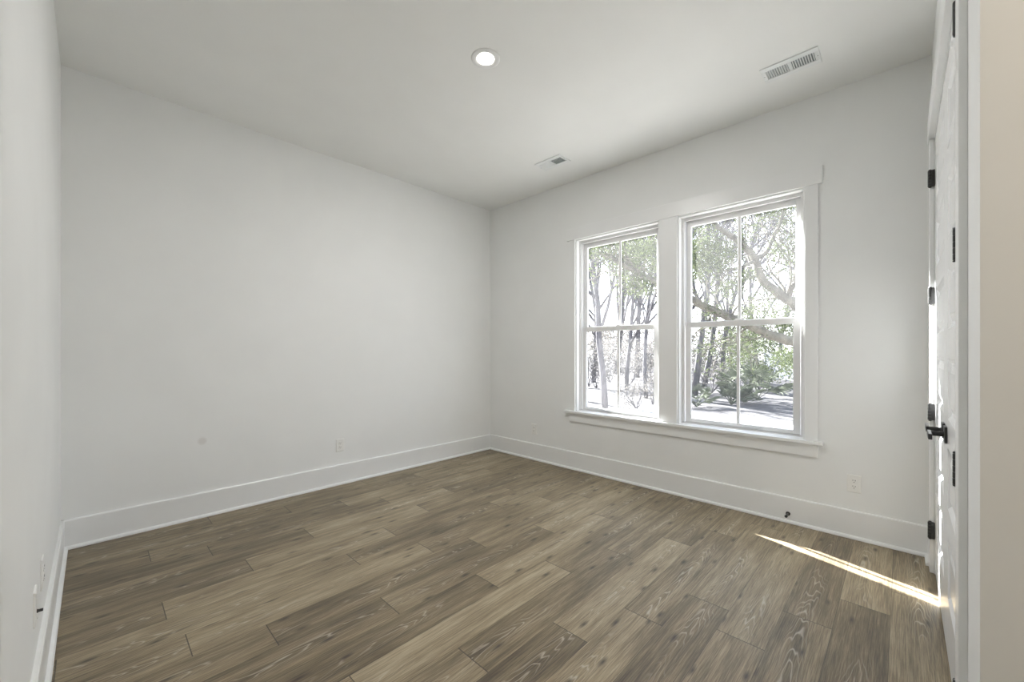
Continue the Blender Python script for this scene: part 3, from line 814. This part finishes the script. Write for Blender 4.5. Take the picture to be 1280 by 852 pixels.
SHR += [(736, 21, 1.8, 2.2, 9, 'twiggy brush left of the thick trunk in the left window', 'pale_leaf'), (763, 24, 2.2, 2.8, 9, 'twiggy brush just right of the thick trunk in the left window', 'pale_leaf'),
        (787, 22, 2.0, 2.4, 9, 'twiggy brush right of the muntin in the left window', 'pale_leaf'), (812, 25, 2.2, 2.6, 9, 'twiggy brush by the right edge of the left window', 'pale_leaf'),
        (862, 24, 2.0, 2.2, 9, 'twiggy brush by the left edge of the right window', 'pale_leaf'), (884, 27, 2.2, 3.0, 9, 'tall brush between the grey trunks in the right window', 'pale_leaf'),
        (912, 25, 2.0, 2.6, 9, 'tall brush behind the palmettos in the right window', 'pale_leaf'), (945, 28, 2.4, 3.4, 10, 'green thicket under the oak limb in the right window', 'leaf'),
        (962, 24, 2.0, 3.0, 10, 'green thicket left of the pale fence in the right window', 'leaf'), (1022, 17, 1.2, 2.4, 10, 'green bush just beyond the right edge of the right window', 'leaf')]
SHR += [(690 + 42 * k, 44 + 5 * (k % 2), 3.4, 4.6 + 1.2 * (k % 2), 12, 'pale hazy thicket at the very back of the woods', 'pale_leaf') for k in range(9)]
for i, (px, dep, w_, h_, n_, lab, mt) in enumerate(SHR): shrub(px, dep, w_, h_, n_, lab, 300 + i, mt)

# unseen slim evergreen, added and sized to keep sun off the lower right window
def evergreen(x, y, top, rad, label, seed):
    rnd = random.Random(seed); base = Vector((x, y, GZ))
    root = empty('shade_evergreen', base); tag(root, label, 'tree')
    MB().tube([base, base + Vector((0, 0, 1.5)), Vector((x, y, top - .2))], [.07, .055, .02], 8).build('trunk', M['oak_bark'], root, smooth=True, fix=False, origin=base)
    lf = MB(); z = GZ + .5
    while z < top - .1:
        r_ = rad * min(1.0, .75 + .25 * (z - GZ) / 1.2) * (1.0 if z < top - .5 else .85)
        for k in range(5):
            a = rnd.uniform(0, 6.283); leaf_cloud(lf, (x + math.cos(a) * r_ * .45, y + math.sin(a) * r_ * .45, z), r_ * .62, 60, .09, rnd)
        z += .12
    lf.build('foliage', M['leaf'], root, fix=False, origin=base)
evergreen(5.262, 6.2, 4.5, .24, 'unseen slim evergreen added to shade the right window, left of the left window view', 77)

# pale board fence at the right of the view
fa, fb = at(955, CYP, 27), at(1040, CYP, 22)
fe = empty('board_fence', (fa.x, fa.y, GZ)); tag(fe, 'pale upright board fence at the right of the right window', 'fence')
dv = Vector((fb.x - fa.x, fb.y - fa.y, 0)); ln = dv.length; dv.normalize(); nv = Vector((-dv.y, dv.x, 0))
pk = MB(); k = 0.0
while k < ln:
    p = Vector((fa.x, fa.y, GZ)) + dv * k; q = p + dv * .13; th = nv * .02; hh = 1.75 + .03 * math.sin(k * 9)
    z0, z1 = Vector((0, 0, .04)), Vector((0, 0, hh))
    c = [p, q, q + th, p + th]
    pk.add([v + z0 for v in c] + [v + z1 for v in c], [(3, 2, 1, 0), (4, 5, 6, 7), (0, 1, 5, 4), (1, 2, 6, 5), (2, 3, 7, 6), (3, 0, 4, 7)]); k += .145
pk.build('board_panel', M['fence'], fe, fix=False, origin=(fa.x, fa.y, GZ))
rl = MB()
for z in (.4, 1.4):
    rl.tube([Vector((fa.x, fa.y, GZ + z)) + nv * .04, Vector((fb.x, fb.y, GZ + z)) + nv * .04], .035, 4)
rl.build('rail', M['fence'], fe, fix=False, origin=(fa.x, fa.y, GZ))
kk = 0.0
while kk < ln + .1:
    p = Vector((fa.x, fa.y, GZ)) + dv * kk + nv * .09
    MB().tube([p, p + Vector((0, 0, 1.8))], .055, 4).build('post', M['fence'], fe, fix=False, origin=(fa.x, fa.y, GZ)); kk += 2.4
